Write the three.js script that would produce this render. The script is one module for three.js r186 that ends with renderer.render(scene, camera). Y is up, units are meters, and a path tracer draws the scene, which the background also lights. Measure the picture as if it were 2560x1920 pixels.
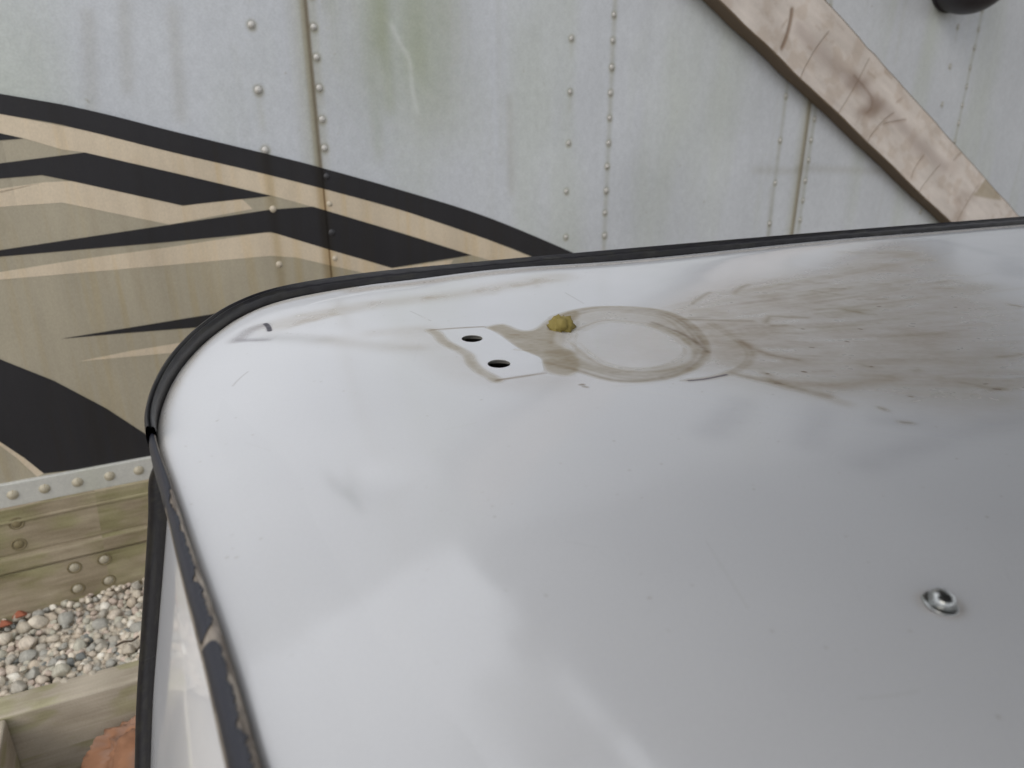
import * as THREE from 'three';
import { mergeVertices, mergeGeometries, toCreasedNormals } from 'three/addons/utils/BufferGeometryUtils.js';
import { RoundedBoxGeometry } from 'three/addons/geometries/RoundedBoxGeometry.js';
import { Brush, Evaluator, SUBTRACTION } from 'three-bvh-csg';

// ---------------------------------------------------------------- camera, sky, sun, exposure
const EYE = 0.925, R = THREE.MathUtils.degToRad;
const scene = new THREE.Scene();
const camera = new THREE.PerspectiveCamera(52.42, 4 / 3, 0.02, 400);
camera.position.set(0, EYE, 0);
camera.rotation.set(R(-22.8), 0, 0);
camera.focus = 0.62; camera.userData.fStop = 10;
const renderer = new THREE.WebGLRenderer({ antialias: true });
renderer.setSize(1024, 768);
renderer.shadowMap.enabled = true;
renderer.toneMapping = THREE.LinearToneMapping;
renderer.toneMappingExposure = 1.01;

{ // a bright, even overcast sky: brighter overhead than at the horizon
  const w = 256, h = 128, d = new Float32Array(w * h * 4);
  for (let y = 0; y < h; y++) for (let x = 0; x < w; x++) {
    const el = ((y + 0.5) / h - 0.5) * Math.PI, s = Math.sin(el), i = (y * w + x) * 4;
    const L = s > 0 ? 1.31 * (1 + 0.9 * s) / 1.45 : 0.3;
    d[i] = L * 0.96; d[i + 1] = L * 0.985; d[i + 2] = L * 1.04; d[i + 3] = 1;
  }
  const t = new THREE.DataTexture(d, w, h, THREE.RGBAFormat, THREE.FloatType);
  t.mapping = THREE.EquirectangularReflectionMapping; t.magFilter = THREE.LinearFilter; t.needsUpdate = true;
  scene.background = t; scene.environment = t;
}
const sun = new THREE.DirectionalLight(0xfff4e6, 0.9);
sun.position.set(-3.2, 6.2, 6.8); sun.target.position.set(0, 0.6, -0.7);
sun.castShadow = true; sun.shadow.radius = 55; sun.shadow.mapSize.set(2048, 2048);
Object.assign(sun.shadow.camera, { left: -6, right: 6, top: 6, bottom: -6, near: 0.1, far: 20 });
scene.add(sun, sun.target);

// ---------------------------------------------------------------- helpers
let seed = 7;
const rnd = () => { seed = (seed * 1664525 + 1013904223) >>> 0; return seed / 4294967296; };
const rr = (a, b) => a + (b - a) * rnd();
const clamp = THREE.MathUtils.clamp, sstep = THREE.MathUtils.smoothstep, lerp = THREE.MathUtils.lerp;
const hash = (x, y) => { let h = (Math.imul(x, 374761393) + Math.imul(y, 668265263)) | 0; h = Math.imul(h ^ (h >>> 13), 1274126177); return ((h ^ (h >>> 16)) >>> 0) / 4294967296; };
const vnoise = (x, y) => {
  const ix = Math.floor(x), iy = Math.floor(y), fx = x - ix, fy = y - iy, u = fx * fx * (3 - 2 * fx), v = fy * fy * (3 - 2 * fy);
  return lerp(lerp(hash(ix, iy), hash(ix + 1, iy), u), lerp(hash(ix, iy + 1), hash(ix + 1, iy + 1), u), v);
};
const fbm = (x, y, n = 4) => { let s = 0, a = 0.5, t = 0; for (let i = 0; i < n; i++) { s += a * vnoise(x, y); t += a; a *= 0.5; x = x * 2.03 + 17.3; y = y * 2.03 + 9.1; } return s / t; };
const names = new Map();
const numbered = (n) => { const k = names.get(n) ?? 0; names.set(n, k + 1); return k ? `${n}_${String(k).padStart(3, '0')}` : n; };
function tag(o, label, category, group, kind) {
  Object.assign(o.userData, { label, category }); if (!category) delete o.userData.category;
  if (group) o.userData.group = group; if (kind) o.userData.kind = kind;
  return o;
}
function part(name, geometry, material, parent, label) {
  const m = new THREE.Mesh(geometry, material);
  m.name = parent === scene ? numbered(name) : name; m.castShadow = m.receiveShadow = true; parent.add(m);
  if (label) m.userData.label = label;
  return m;
}
function base(name, x, z, turn = 0, y = 0) { const g = new THREE.Group(); g.name = numbered(name); g.position.set(x, y, z); g.rotation.y = turn; scene.add(g); return g; }
const canvas = (w, h) => { const c = document.createElement('canvas'); c.width = w; c.height = h; return c; };
function texture(c, srgb = true, repeat = false) {
  const t = new THREE.CanvasTexture(c); if (srgb) t.colorSpace = THREE.SRGBColorSpace;
  if (repeat) t.wrapS = t.wrapT = THREE.RepeatWrapping;
  return t;
}
function perPixel(c, fn) { // fn(x, y, [r,g,b,a]) edits in place
  const g = c.getContext('2d'), im = g.getImageData(0, 0, c.width, c.height), d = im.data, p = [0, 0, 0, 0];
  for (let y = 0, i = 0; y < c.height; y++) for (let x = 0; x < c.width; x++, i += 4) {
    p[0] = d[i]; p[1] = d[i + 1]; p[2] = d[i + 2]; p[3] = d[i + 3]; fn(x, y, p);
    d[i] = p[0]; d[i + 1] = p[1]; d[i + 2] = p[2]; d[i + 3] = p[3];
  }
  g.putImageData(im, 0, 0); return c;
}
function path(g, pts, close) { // smooth line through the points
  g.beginPath(); g.moveTo(...pts[0]);
  if (pts.length < 3) g.lineTo(...pts[1]);
  else for (let i = 1; i < pts.length - 1; i++) { const a = pts[i], b = pts[i + 1]; const last = i === pts.length - 2; g.quadraticCurveTo(a[0], a[1], last ? b[0] : (a[0] + b[0]) / 2, last ? b[1] : (a[1] + b[1]) / 2); }
  if (close) g.closePath();
}
function layer(g, blurPx, fn) { // many strokes, blurred once and laid over g
  const c = canvas(g.canvas.width, g.canvas.height), h = c.getContext('2d'); h.setTransform(g.getTransform()); h.lineCap = 'round'; h.lineJoin = 'round';
  fn((pts, w, col) => { h.strokeStyle = col; h.lineWidth = w; path(h, pts); h.stroke(); }, h);
  g.save(); g.setTransform(1, 0, 0, 1, 0, 0); g.filter = `blur(${blurPx}px)`; g.drawImage(c, 0, 0); g.restore(); g.filter = 'none';
}
const std = (o) => new THREE.MeshStandardMaterial(o), phys = (o) => new THREE.MeshPhysicalMaterial(o);
function grid(nu, nv, fn, uvfn) { // fn(i/nu, j/nv) -> [x,y,z]
  const p = [], uv = [], ix = [];
  for (let j = 0; j <= nv; j++) for (let i = 0; i <= nu; i++) { p.push(...fn(i / nu, j / nv)); uv.push(...(uvfn ? uvfn(i / nu, j / nv) : [i / nu, j / nv])); }
  for (let j = 0; j < nv; j++) for (let i = 0; i < nu; i++) { const a = j * (nu + 1) + i; ix.push(a, a + 1, a + nu + 2, a, a + nu + 2, a + nu + 1); }
  const g = new THREE.BufferGeometry();
  g.setAttribute('position', new THREE.Float32BufferAttribute(p, 3)); g.setAttribute('uv', new THREE.Float32BufferAttribute(uv, 2)); g.setIndex(ix); g.computeVertexNormals();
  return g;
}
// profile [outward, up] (closed loop) swept along a path of { p: Vector3, o: outward Vector3 }; k(i) scales the outward part
function sweep(pathPts, profile, k = () => 1) {
  const n = profile.length, p = [], uv = [], ix = []; let s = 0;
  pathPts.forEach((q, i) => {
    if (i) s += q.p.distanceTo(pathPts[i - 1].p);
    for (let j = 0; j <= n; j++) { const [a, b] = profile[j % n]; p.push(q.p.x + q.o.x * a * k(i), q.p.y + b, q.p.z + q.o.z * a * k(i)); uv.push(s, j / n); }
  });
  for (let i = 0; i < pathPts.length - 1; i++) for (let j = 0; j < n; j++) { const a = i * (n + 1) + j, b = a + n + 1; ix.push(a, b, a + 1, b, b + 1, a + 1); }
  const g = new THREE.BufferGeometry();
  g.setAttribute('position', new THREE.Float32BufferAttribute(p, 3)); g.setAttribute('uv', new THREE.Float32BufferAttribute(uv, 2)); g.setIndex(ix);
  return toCreasedNormals(g, 0.7);
}
const rot2 = (a) => [Math.cos(a), Math.sin(a)];

// ---------------------------------------------------------------- ground
const WALL_TURN = R(32.1), DW = 1.444, Wd = [Math.cos(WALL_TURN), -Math.sin(WALL_TURN)], Nd = [-Math.sin(WALL_TURN), -Math.cos(WALL_TURN)]; // (x, z): along the trailer, away from us
const PIT = [-0.7685, -0.8963], PIT_TURN = R(24.6), PA = [Math.cos(PIT_TURN), -Math.sin(PIT_TURN)], PB = [Math.sin(PIT_TURN), Math.cos(PIT_TURN)];
const pit = (a, b) => [PIT[0] + PA[0] * a + PB[0] * b, PIT[1] + PA[1] * a + PB[1] * b];
const PIT_A = 2.2, PIT_B = 1.9, FLOOR = -0.15;
const soilTex = (() => { const c = canvas(512, 512); c.getContext('2d').fillRect(0, 0, 512, 512); perPixel(c, (x, y, p) => { const n = fbm(x / 9, y / 9, 4) * 0.7 + fbm(x / 60, y / 60, 3) * 0.5; p[0] = 70 + 90 * n; p[1] = 66 + 84 * n; p[2] = 58 + 72 * n; p[3] = 255; }); const t = texture(c, true, true); t.repeat.set(1.6, 1.6); return t; })();
const soil = std({ map: soilTex, roughness: 1 });
{
  const s = new THREE.Shape(); s.absarc(0, 0, 120, 0, Math.PI * 2);
  const hole = new THREE.Path(); [[-0.03, -0.03], [PIT_A + 0.03, -0.03], [PIT_A + 0.03, PIT_B + 0.03], [-0.03, PIT_B + 0.03]].forEach(([a, b], i) => { const [x, z] = pit(a, b); i ? hole.lineTo(x, -z) : hole.moveTo(x, -z); });
  s.holes.push(hole);
  const g = new THREE.ShapeGeometry(s, 48); g.rotateX(-Math.PI / 2);
  const m = part('ground', g, soil, scene); m.position.y = -0.03; m.userData.kind = 'structure';
  const f = part('pit_floor', new THREE.PlaneGeometry(PIT_A, PIT_B).rotateX(-Math.PI / 2), soil, scene);
  const [x, z] = pit(PIT_A / 2, PIT_B / 2); f.position.set(x, FLOOR, z); f.rotation.y = PIT_TURN; f.userData.kind = 'structure';
}

// ---------------------------------------------------------------- trailer behind
const trailer = base('cargo_trailer', Nd[0] * DW, Nd[1] * DW, WALL_TURN);
tag(trailer, 'pale grey riveted trailer with black and beige vinyl stripes behind the white box', 'trailer');
const BODY = { u0: -1.6, u1: 5.2, top: 1.72 };
const V = {
  band1: [[-0.47,0.977],[0.012,0.874],[0.126,0.847],[0.252,0.808],[0.428,0.755],[0.487,0.736],[0.654,0.679],[0.847,0.607],[1.104,0.488],[1.429,0.33],[1.291,0.333],[0.984,0.495],[0.847,0.559],[0.652,0.64],[0.484,0.699],[0.365,0.738],[0.232,0.779],[0.113,0.818],[0.006,0.846],[-0.47,0.949]], beige1: [[-0.47,0.949],[0.006,0.846],[0.113,0.818],[0.232,0.779],[0.365,0.738],[0.484,0.699],[0.652,0.64],[0.847,0.559],[0.984,0.495],[1.291,0.333],[1.161,0.365],[0.893,0.498],[0.8,0.533],[0.64,0.599],[0.48,0.661],[0.39,0.694],[0.242,0.742],[0.107,0.785],[0.077,0.791],[0.027,0.811],[0.0,0.819],[-0.47,0.917]], sliver0: [[-0.47,0.891],[0.0,0.819],[0.028,0.81],[-0.002,0.809],[-0.47,0.79]], band2: [[-0.47,0.705],[-0.009,0.776],[0.107,0.785],[0.242,0.742],[0.39,0.693],[0.239,0.69],[0.08,0.743],[0.042,0.755],[-0.014,0.754],[-0.47,0.707]], beige2: [[-0.47,0.648],[-0.017,0.739],[0.043,0.744],[0.08,0.743],[0.239,0.689],[0.337,0.694],[0.355,0.673],[0.213,0.66],[0.129,0.688],[0.061,0.711],[-0.023,0.712],[-0.47,0.672]],
  band3: [[-0.47,0.598],[-0.037,0.647],[0.213,0.66],[0.387,0.669],[0.465,0.667],[0.488,0.658],[0.64,0.598],[0.8,0.533],[0.616,0.53],[0.496,0.58],[0.382,0.629],[0.208,0.631],[-0.039,0.637],[-0.47,0.599]], beige3: [[-0.47,0.581],[-0.045,0.613],[0.075,0.619],[0.206,0.622],[0.371,0.629],[0.393,0.625],[0.616,0.529],[0.756,0.529],[0.716,0.472],[0.587,0.516],[0.423,0.576],[0.377,0.585],[0.202,0.591],[-0.047,0.601],[-0.47,0.58]], sliver4: [[0.016,0.491],[0.158,0.492],[0.284,0.493],[0.546,0.492],[0.543,0.449],[0.248,0.471],[0.105,0.484]], beige4: [[0.033,0.447],[0.118,0.45],[0.216,0.449],[0.38,0.447],[0.376,0.419],[0.203,0.431],[0.116,0.439]], swoosh: [[-0.47,0.765],[-0.075,0.473],[-0.009,0.421],[0.059,0.353],[0.111,0.29],[0.156,0.228],[0.099,0.236],[-0.057,0.257],[-0.079,0.294],[-0.106,0.332],[-0.47,0.758]], beige5: [[-0.47,0.758],[-0.106,0.332],[-0.079,0.294],[-0.057,0.257],[-0.068,0.254],[-0.09,0.298],[-0.107,0.324],[-0.47,0.72]],
};
const inside = (u, v, poly) => { let c = false; for (let i = 0, j = poly.length - 1; i < poly.length; j = i++) { const a = poly[i], b = poly[j]; if ((a[1] > v) !== (b[1] > v) && u < ((b[0] - a[0]) * (v - a[1])) / (b[1] - a[1]) + a[0]) c = !c; } return c; };
const arc = V.band1.slice(0, V.band1.length / 2);
const below = (u, v) => { for (let i = 0; i < arc.length - 1; i++) { const a = arc[i], b = arc[i + 1]; if (u >= a[0] && u <= b[0]) return v < a[1] + ((b[1] - a[1]) * (u - a[0])) / (b[0] - a[0]); } return false; };

// rivet columns: [u, highest v, pitch, count, radius]
const COLS = [
  [0.498, 1.4829, 0.051, 24, 0.0062], [0.391, 1.4788, 0.1011, 12, 0.0066], [1.1605, 1.481, 0.0526, 22, 0.006], [1.048, 1.4835, 0.1047, 11, 0.006],
  [1.8595, 1.5299, 0.0543, 24, 0.0058], [1.737, 1.4827, 0.1089, 12, 0.0058], [2.559, 1.486, 0.0539, 22, 0.0058], [2.447, 1.4356, 0.1075, 11, 0.0058],
  [-0.17, 1.48, 0.051, 24, 0.0064], [-0.275, 1.47, 0.1011, 12, 0.0066],
];
const rivets = []; for (const [u, v, p, n, r] of COLS) for (let i = 0; i < n; i++) { const y = v - p * i; if (y > 0.27) rivets.push([u + rr(-0.0015, 0.0015), y + rr(-0.002, 0.002), r * rr(0.9, 1.08)]); }

// sheet paint: u -0.6..3.4, v 0..2
const SU = -0.6, SW = 4, SV = 0, SH = 2, PW = 2048, PH = 1024;
const sheetCanvas = canvas(PW, PH);
{
  const g = sheetCanvas.getContext('2d'), k = PW / SW;
  g.fillStyle = 'rgb(196,200,205)'; g.fillRect(0, 0, PW, PH);
  perPixel(sheetCanvas, (x, y, p) => {
    const st = fbm(x / 22, y / 260 + 5, 3), big = fbm(x / 160, y / 140, 3), fine = hash(x, y), mot = fbm(x / 5, y / 6, 2);
    const d = (st - 0.5) * 6 + (big - 0.5) * 18 + (fine - 0.5) * 12 + (mot - 0.5) * 9;
    const dirt = Math.max(0, fbm(x / 60 + 40, y / 300, 3) - 0.5) * 2;
    p[0] += d - dirt * 8; p[1] += d - dirt * 6; p[2] += d - dirt * 18;
  });
  g.setTransform(k, 0, 0, -k, -SU * k, PH + SV * k); g.lineCap = 'round'; g.lineJoin = 'round';
  const al = [[[0.617,1.043],[0.617,0.939],[0.616,0.814],[0.618,0.726]],[[0.688,0.993],[0.691,0.883],[0.698,0.789]],[[0.746,0.981],[0.747,0.794]],[[0.564,0.991],[0.569,0.871]]], aw = [[0.026, 0.5], [0.03, 0.34], [0.07, 0.2], [0.06, 0.2]];
  g.globalCompositeOperation = 'multiply';
  const up = al.map((p) => [[p[0][0] + 0.004, 1.7], ...p]);
  const wob = (p, d, cut) => { const c = new THREE.SplineCurve(p.map(([u, v]) => new THREE.Vector2(u, v))).getPoints(14); return c.slice(0, Math.max(3, Math.round(15 * cut))).map((q, i) => [q.x + d + (fbm(i * 0.7 + d * 90, d * 50) - 0.5) * 0.012, q.y]); };
  layer(g, 0.03 * k, (s) => up.forEach((p, i) => { for (let q = 0; q < 5; q++) s(wob(p, rr(-0.05, 0.05), rr(0.6, 1)), aw[i][0] * 1.6, `rgba(186,190,150,${aw[i][1] * 0.2})`); }));
  layer(g, 0.009 * k, (s) => up.forEach((p, i) => { for (let q = 0; q < 9; q++) s(wob(p, rr(-0.6, 0.6) * aw[i][0], rr(0.45, 1)), aw[i][0] * rr(0.2, 0.5), `rgba(168,176,108,${aw[i][1] * (i ? 0.18 : 0.3)})`); }));
  layer(g, 0.007 * k, (s) => { for (const p of [[[0.271,0.995],[0.268,0.937],[0.258,0.828]],[[0.15,0.987],[0.127,0.833]],[[0.203,1.004],[0.185,0.873]],[[1.647,0.651],[1.823,0.635]],[[1.726,0.598],[1.742,0.466]],[[0.896,0.85],[0.901,0.656]],[[1.821,0.644],[2.203,0.608]]]) s(p, 0.01, 'rgba(160,148,120,0.26)'); });
  layer(g, 0.004 * k, (s) => {
    for (const u of [1.1605, 1.737, 1.8595, 2.559]) s([[u, 0.2], [u, 1.6]], 0.007, 'rgba(176,172,142,0.4)');
    for (let i = 0; i < 60; i++) { const u = rr(-0.6, 3.2), v = rr(0.5, 1.7), l = rr(0.05, 0.5); s([[u, v], [u + rr(-0.006, 0.006), v - l]], rr(0.004, 0.016), `rgba(172,168,130,${rr(0.02, 0.08)})`); }
    for (const [u, v, r] of rivets) if (rnd() < 0.6) s([[u, v - r], [u + rr(-0.001, 0.001), v - r - rr(0.02, 0.06)]], 0.005, 'rgba(176,168,126,0.22)');
  });
  layer(g, 0.012 * k, (s) => { for (const u of [0.484, 1.833, -0.184]) s([[u - 0.004, 0.2], [u - 0.004, 1.8]], 0.03, 'rgba(198,190,155,0.4)'); });
  layer(g, 0.0022 * k, (s) => {
    for (const [u, a, w] of [[0.4875, 0.8, 0.0045], [1.837, 0.6, 0.004], [-0.1825, 0.6, 0.004]]) { s([[u, 0.2], [u, 1.8]], w, `rgba(96,74,42,${a})`); s([[u - 0.006, 0.2], [u - 0.006, 1.8]], 0.01, 'rgba(176,158,112,0.4)'); }
    for (const [u, v, r] of rivets) s([[u, v], [u + 0.0005, v - 0.002]], r * 2.6, 'rgba(150,135,95,0.42)');
  });
  g.globalCompositeOperation = 'source-over';
  layer(g, 0.003 * k, (s) => s([[0.643,0.979],[0.661,0.942],[0.68,0.918],[0.677,0.869],[0.688,0.826]], 0.007, 'rgba(225,228,228,0.4)'));
  layer(g, 0.3, (s) => { for (let i = 0; i < 160; i++) { const u = rr(-0.6, 3.2), v = rr(0.3, 1.7); s([[u, v], [u + rr(-0.004, 0.004), v + rr(-0.006, 0.006)]], rr(0.001, 0.0025), `rgba(110,100,75,${rr(0.15, 0.45)})`); } });
}
const sheetTex = texture(sheetCanvas);
const dentC = canvas(512, 256); dentC.getContext('2d').fillRect(0, 0, 512, 256); perPixel(dentC, (x, y, p) => { p[0] = p[1] = p[2] = 255 * (0.75 * fbm(x / 46, y / 34, 2) + 0.25 * fbm(x / 13, y / 13 + 9, 2)); p[3] = 255; });
const sheetMat = phys({ map: sheetTex, bumpMap: texture(dentC, false), bumpScale: 0.006, roughness: 0.46, specularIntensity: 0.8 });
// weathering of vinyl, tinted by each stripe's own colour
const vinylCanvas = canvas(1024, 512); vinylCanvas.getContext('2d').fillRect(0, 0, 1024, 512);
perPixel(vinylCanvas, (x, y, p) => { const n = fbm(x / 11, y / 120, 3), b = fbm(x / 60, y / 70, 3), f = hash(x, y); const d = 238 + (n - 0.5) * 12 + (b - 0.5) * 26 + (f - 0.5) * 16, gr = Math.max(0, fbm(x / 12 + 9, y / 120, 3) - 0.5) * 50; p[0] = d; p[1] = d - gr * 0.3; p[2] = d - gr; p[3] = 255; });
{ // the sheet seam and rivet runs show through the vinyl as tan grime (1 m repeat)
  const g = vinylCanvas.getContext('2d'); g.setTransform(1024, 0, 0, -512, 0, 512); g.globalCompositeOperation = 'multiply';
  layer(g, 5, (s) => { s([[0.484, -0.1], [0.484, 1.1]], 0.014, 'rgba(170,145,95,0.5)'); s([[0.391, 0], [0.391, 1]], 0.012, 'rgba(190,170,120,0.35)'); for (let i = 0; i < 40; i++) { const u = rnd(), v = rnd(); s([[u, v], [u + rr(-0.003, 0.003), v - rr(0.05, 0.3)]], rr(0.004, 0.012), `rgba(170,145,100,${rr(0.05, 0.16)})`); } });
  layer(g, 0.8, (s) => s([[0.4885, -0.1], [0.4885, 1.1]], 0.0028, 'rgba(110,84,48,0.75)'));
}
const vinylTex = texture(vinylCanvas, true, true);
const vinyl = (c, rough = 0.55) => phys({ color: c, map: vinylTex, roughness: rough, specularIntensity: 0.6 });
const M = {
  black: vinyl(new THREE.Color(0.029, 0.028, 0.031), 0.5), beige: vinyl(new THREE.Color(0.7, 0.595, 0.45)), olive: vinyl(new THREE.Color(0.44, 0.395, 0.3)),
  rivetWhite: std({ color: new THREE.Color(0.48, 0.47, 0.44), roughness: 0.5, metalness: 0.15 }), rivetBeige: std({ color: new THREE.Color(0.5, 0.44, 0.34), roughness: 0.5 }), rivetBlack: std({ color: new THREE.Color(0.03, 0.03, 0.034), roughness: 0.5 }),
};
// the box of the trailer behind its skin
part('body', new RoundedBoxGeometry(BODY.u1 - BODY.u0, BODY.top - 0.02, 1.9, 3, 0.02).translate((BODY.u0 + BODY.u1) / 2, (BODY.top - 0.02) / 2 - 0.0, -0.96), sheetMat, trailer);
const sheetUV = (g) => { const p = g.attributes.position, uv = g.attributes.uv; for (let i = 0; i < p.count; i++) uv.setXY(i, (p.getX(i) - SU) / SW, (p.getY(i) - SV) / SH); return g; };
const sheets = [[-1.6, -0.18, 0.0], [-0.182, 0.49, 0.0012], [0.4885, 1.8395, 0.0028], [1.838, 3.3, 0.0046], [3.298, 5.2, 0.006]].map(([a, b, z]) => {
  const g = sheetUV(new RoundedBoxGeometry(b - a, BODY.top - 0.2, 0.004, 1, 0.0007).translate((a + b) / 2, (BODY.top + 0.2) / 2, z));
  const m = part('wall_sheet', g, sheetMat, trailer); m.userData.z = z + 0.002; m.userData.range = [a, b]; return m;
});
const zAt = (u) => { for (let i = sheets.length - 1; i >= 0; i--) if (u >= sheets[i].userData.range[0]) return sheets[i].userData.z; return 0; };
function sticker(name, poly, z, m, label) {
  const s = new THREE.Shape(poly.map(([u, v]) => new THREE.Vector2(u, v)));
  const g = new THREE.ShapeGeometry(s); g.translate(0, 0, z); const o = part(name, g, m, trailer, label); return o;
}
// smooth the long curved edges of the first band and its beige neighbour
const smooth = (pts, n) => new THREE.SplineCurve(pts.map(([u, v]) => new THREE.Vector2(u, v))).getPoints(n).map((p) => [p.x, p.y]);
const both = (poly, k, n) => [...smooth(poly.slice(0, k), n), ...poly.slice(k)];
const half = V.band1.length / 2;
const olivePoly = [...smooth(arc, 40).map(([u, v]) => [u, v - 0.012]), [1.43, 0.2485], [-0.465, 0.2485]];
const ZV = 0.0052;
sticker('vinyl_panel', olivePoly, ZV, M.olive, 'grey olive vinyl field under the black arc');
sticker('vinyl_stripe', [...smooth(V.band1.slice(0, half), 40), ...smooth(V.band1.slice(half), 40)], ZV + 0.0007, M.black, 'long black arc along the top edge of the vinyl');
sticker('vinyl_stripe', V.beige1, ZV + 0.00035, M.beige, 'beige stripe directly under the long black arc');
for (const [n, m] of [['sliver0', M.black], ['band2', M.black], ['band3', M.black], ['sliver4', M.black], ['swoosh', M.black]]) sticker('vinyl_stripe', n === 'swoosh' ? V[n] : V[n], ZV + 0.0007, m);
for (const n of ['beige2', 'beige3', 'beige4', 'beige5']) sticker('vinyl_stripe', V[n], ZV + 0.00035, M.beige);
// rivets: a domed head each
const rivetGeo = new THREE.LatheGeometry([[0, 0.62], [0.3, 0.58], [0.6, 0.44], [0.85, 0.22], [1, 0]].map(([x, y]) => new THREE.Vector2(x, y)), 14).rotateX(Math.PI / 2);
for (const [u, v, r] of rivets) {
  const dark = ['band1', 'band2', 'band3', 'sliver4', 'swoosh', 'sliver0'].some((n) => inside(u, v, V[n])), on = below(u, v);
  const o = part('rivet', rivetGeo, dark ? M.rivetBlack : on ? M.rivetBeige : M.rivetWhite, trailer);
  o.position.set(u, v, on ? ZV + (dark ? 0.0007 : 0) : zAt(u)); o.scale.set(r, r * rr(0.94, 1.05), r * rr(0.75, 1.05)); o.rotation.set(rr(-0.07, 0.07), rr(-0.07, 0.07), rr(0, 6));
}
// bottom rail
const railCanvas = canvas(1024, 256); railCanvas.getContext('2d').fillRect(0, 0, 1024, 256);
perPixel(railCanvas, (x, y, p) => {
  const n = fbm(x / 60, y / 5, 4), b = fbm(x / 70, y / 30, 3), al = sstep(fbm(x / 60 + 31, y / 30, 3), 0.35, 0.8), f = hash(x, y);
  const d = (n - 0.5) * 30 + (b - 0.5) * 48 + (f - 0.5) * 14;
  p[0] = 146 + d - al * 14; p[1] = 134 + d - al * 8; p[2] = 112 + d - al * 20; p[3] = 255;
});
const railTex = texture(railCanvas, true, true); railTex.repeat.set(1.1, 4);
const railMat = std({ map: railTex, bumpMap: railTex, bumpScale: 0.0012, roughness: 0.85 });
const mUV = (g) => { const p = g.attributes.position, n = g.attributes.normal, uv = g.attributes.uv; for (let i = 0; i < p.count; i++) uv.setXY(i, p.getX(i), p.getY(i) + (Math.abs(n.getY(i)) > 0.7 ? p.getZ(i) : 0)); return g; };
const stripMat = std({ map: sheetTex, color: new THREE.Color(0.86, 0.82, 0.72), roughness: 0.55 });
const rail = new THREE.Group(); rail.name = 'bottom_rail'; rail.rotation.z = -0.055; trailer.add(rail);
rail.userData.label = 'grimy tan bottom rail with paired bolt heads';
const mk = (name, u0, u1, v0, v1, z0, z1, r, m, uvf = mUV) => part(name, uvf(new RoundedBoxGeometry(u1 - u0, v1 - v0, z1 - z0, 2, r).translate((u0 + u1) / 2, (v0 + v1) / 2, (z0 + z1) / 2)), m, rail);
mk('flange', -1.5, 1.6, 0.204, 0.2495, -0.01, 0.012, 0.003, stripMat, sheetUV);
mk('plank', -1.5, 1.6, 0.114, 0.206, -0.02, 0.016, 0.004, railMat);
mk('lip', -1.5, 1.6, 0.083, 0.1155, -0.02, 0.026, 0.007, railMat);
mk('plank', -1.5, 1.6, -0.06, 0.0815, -0.02, 0.02, 0.005, railMat);
mk('bead', -1.5, 1.6, 0.176, 0.182, -0.01, 0.0185, 0.002, railMat);
const boltHead = std({ color: new THREE.Color(0.5, 0.46, 0.36), roughness: 0.55, metalness: 0.2, map: vinylTex });
const boltDark = std({ color: new THREE.Color(0.24, 0.2, 0.11), roughness: 0.7, metalness: 0.1, map: vinylTex });
for (let i = -12; i < 26; i++) { const o = part('rivet', rivetGeo, boltHead, rail); o.position.set(-0.0227 + i * 0.0502 + rr(-0.002, 0.002), 0.2275, 0.012); o.scale.setScalar(0.0092); }
for (const [u, v] of [[-0.1245, 0.1745], [-0.1272, 0.133], [-0.0517, 0.063], [-0.0026, 0.0648], [-0.0009, 0.018], [-0.0526, 0.0175], [-0.215, 0.171], [-0.218, 0.13], [0.17, 0.07], [0.17, 0.02]]) {
  const o = part('bolt', rivetGeo, v > 0.1 ? boltDark : boltHead, rail); o.position.set(u, v, v > 0.1 ? 0.016 : 0.02); o.scale.set(0.0085, 0.0085, 0.006);
  part('bolt_collar', new THREE.TorusGeometry(0.0108, 0.0014, 6, 20), boltDark, rail).position.set(u, v, v > 0.1 ? 0.0163 : 0.0203);
}
// black rubber dome high on the wall
{
  const [u, v] = [2.357,1.134];
  const rub = std({ color: new THREE.Color(0.028, 0.024, 0.03), roughness: 0.42, bumpMap: vinylTex, bumpScale: 0.001 });
  const g = new THREE.Group(); g.name = 'rubber_dome'; g.position.set(u + 0.01, v + 0.012, 0.062); trailer.add(g); g.userData.label = 'dark round rubber dome at the top right of the wall';
  part('dome', new THREE.SphereGeometry(0.1136, 48, 32), rub, g);
  part('base_ring', new THREE.TorusGeometry(0.1, 0.008, 10, 48).translate(0, 0, -0.052), rub, g);
}

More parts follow.
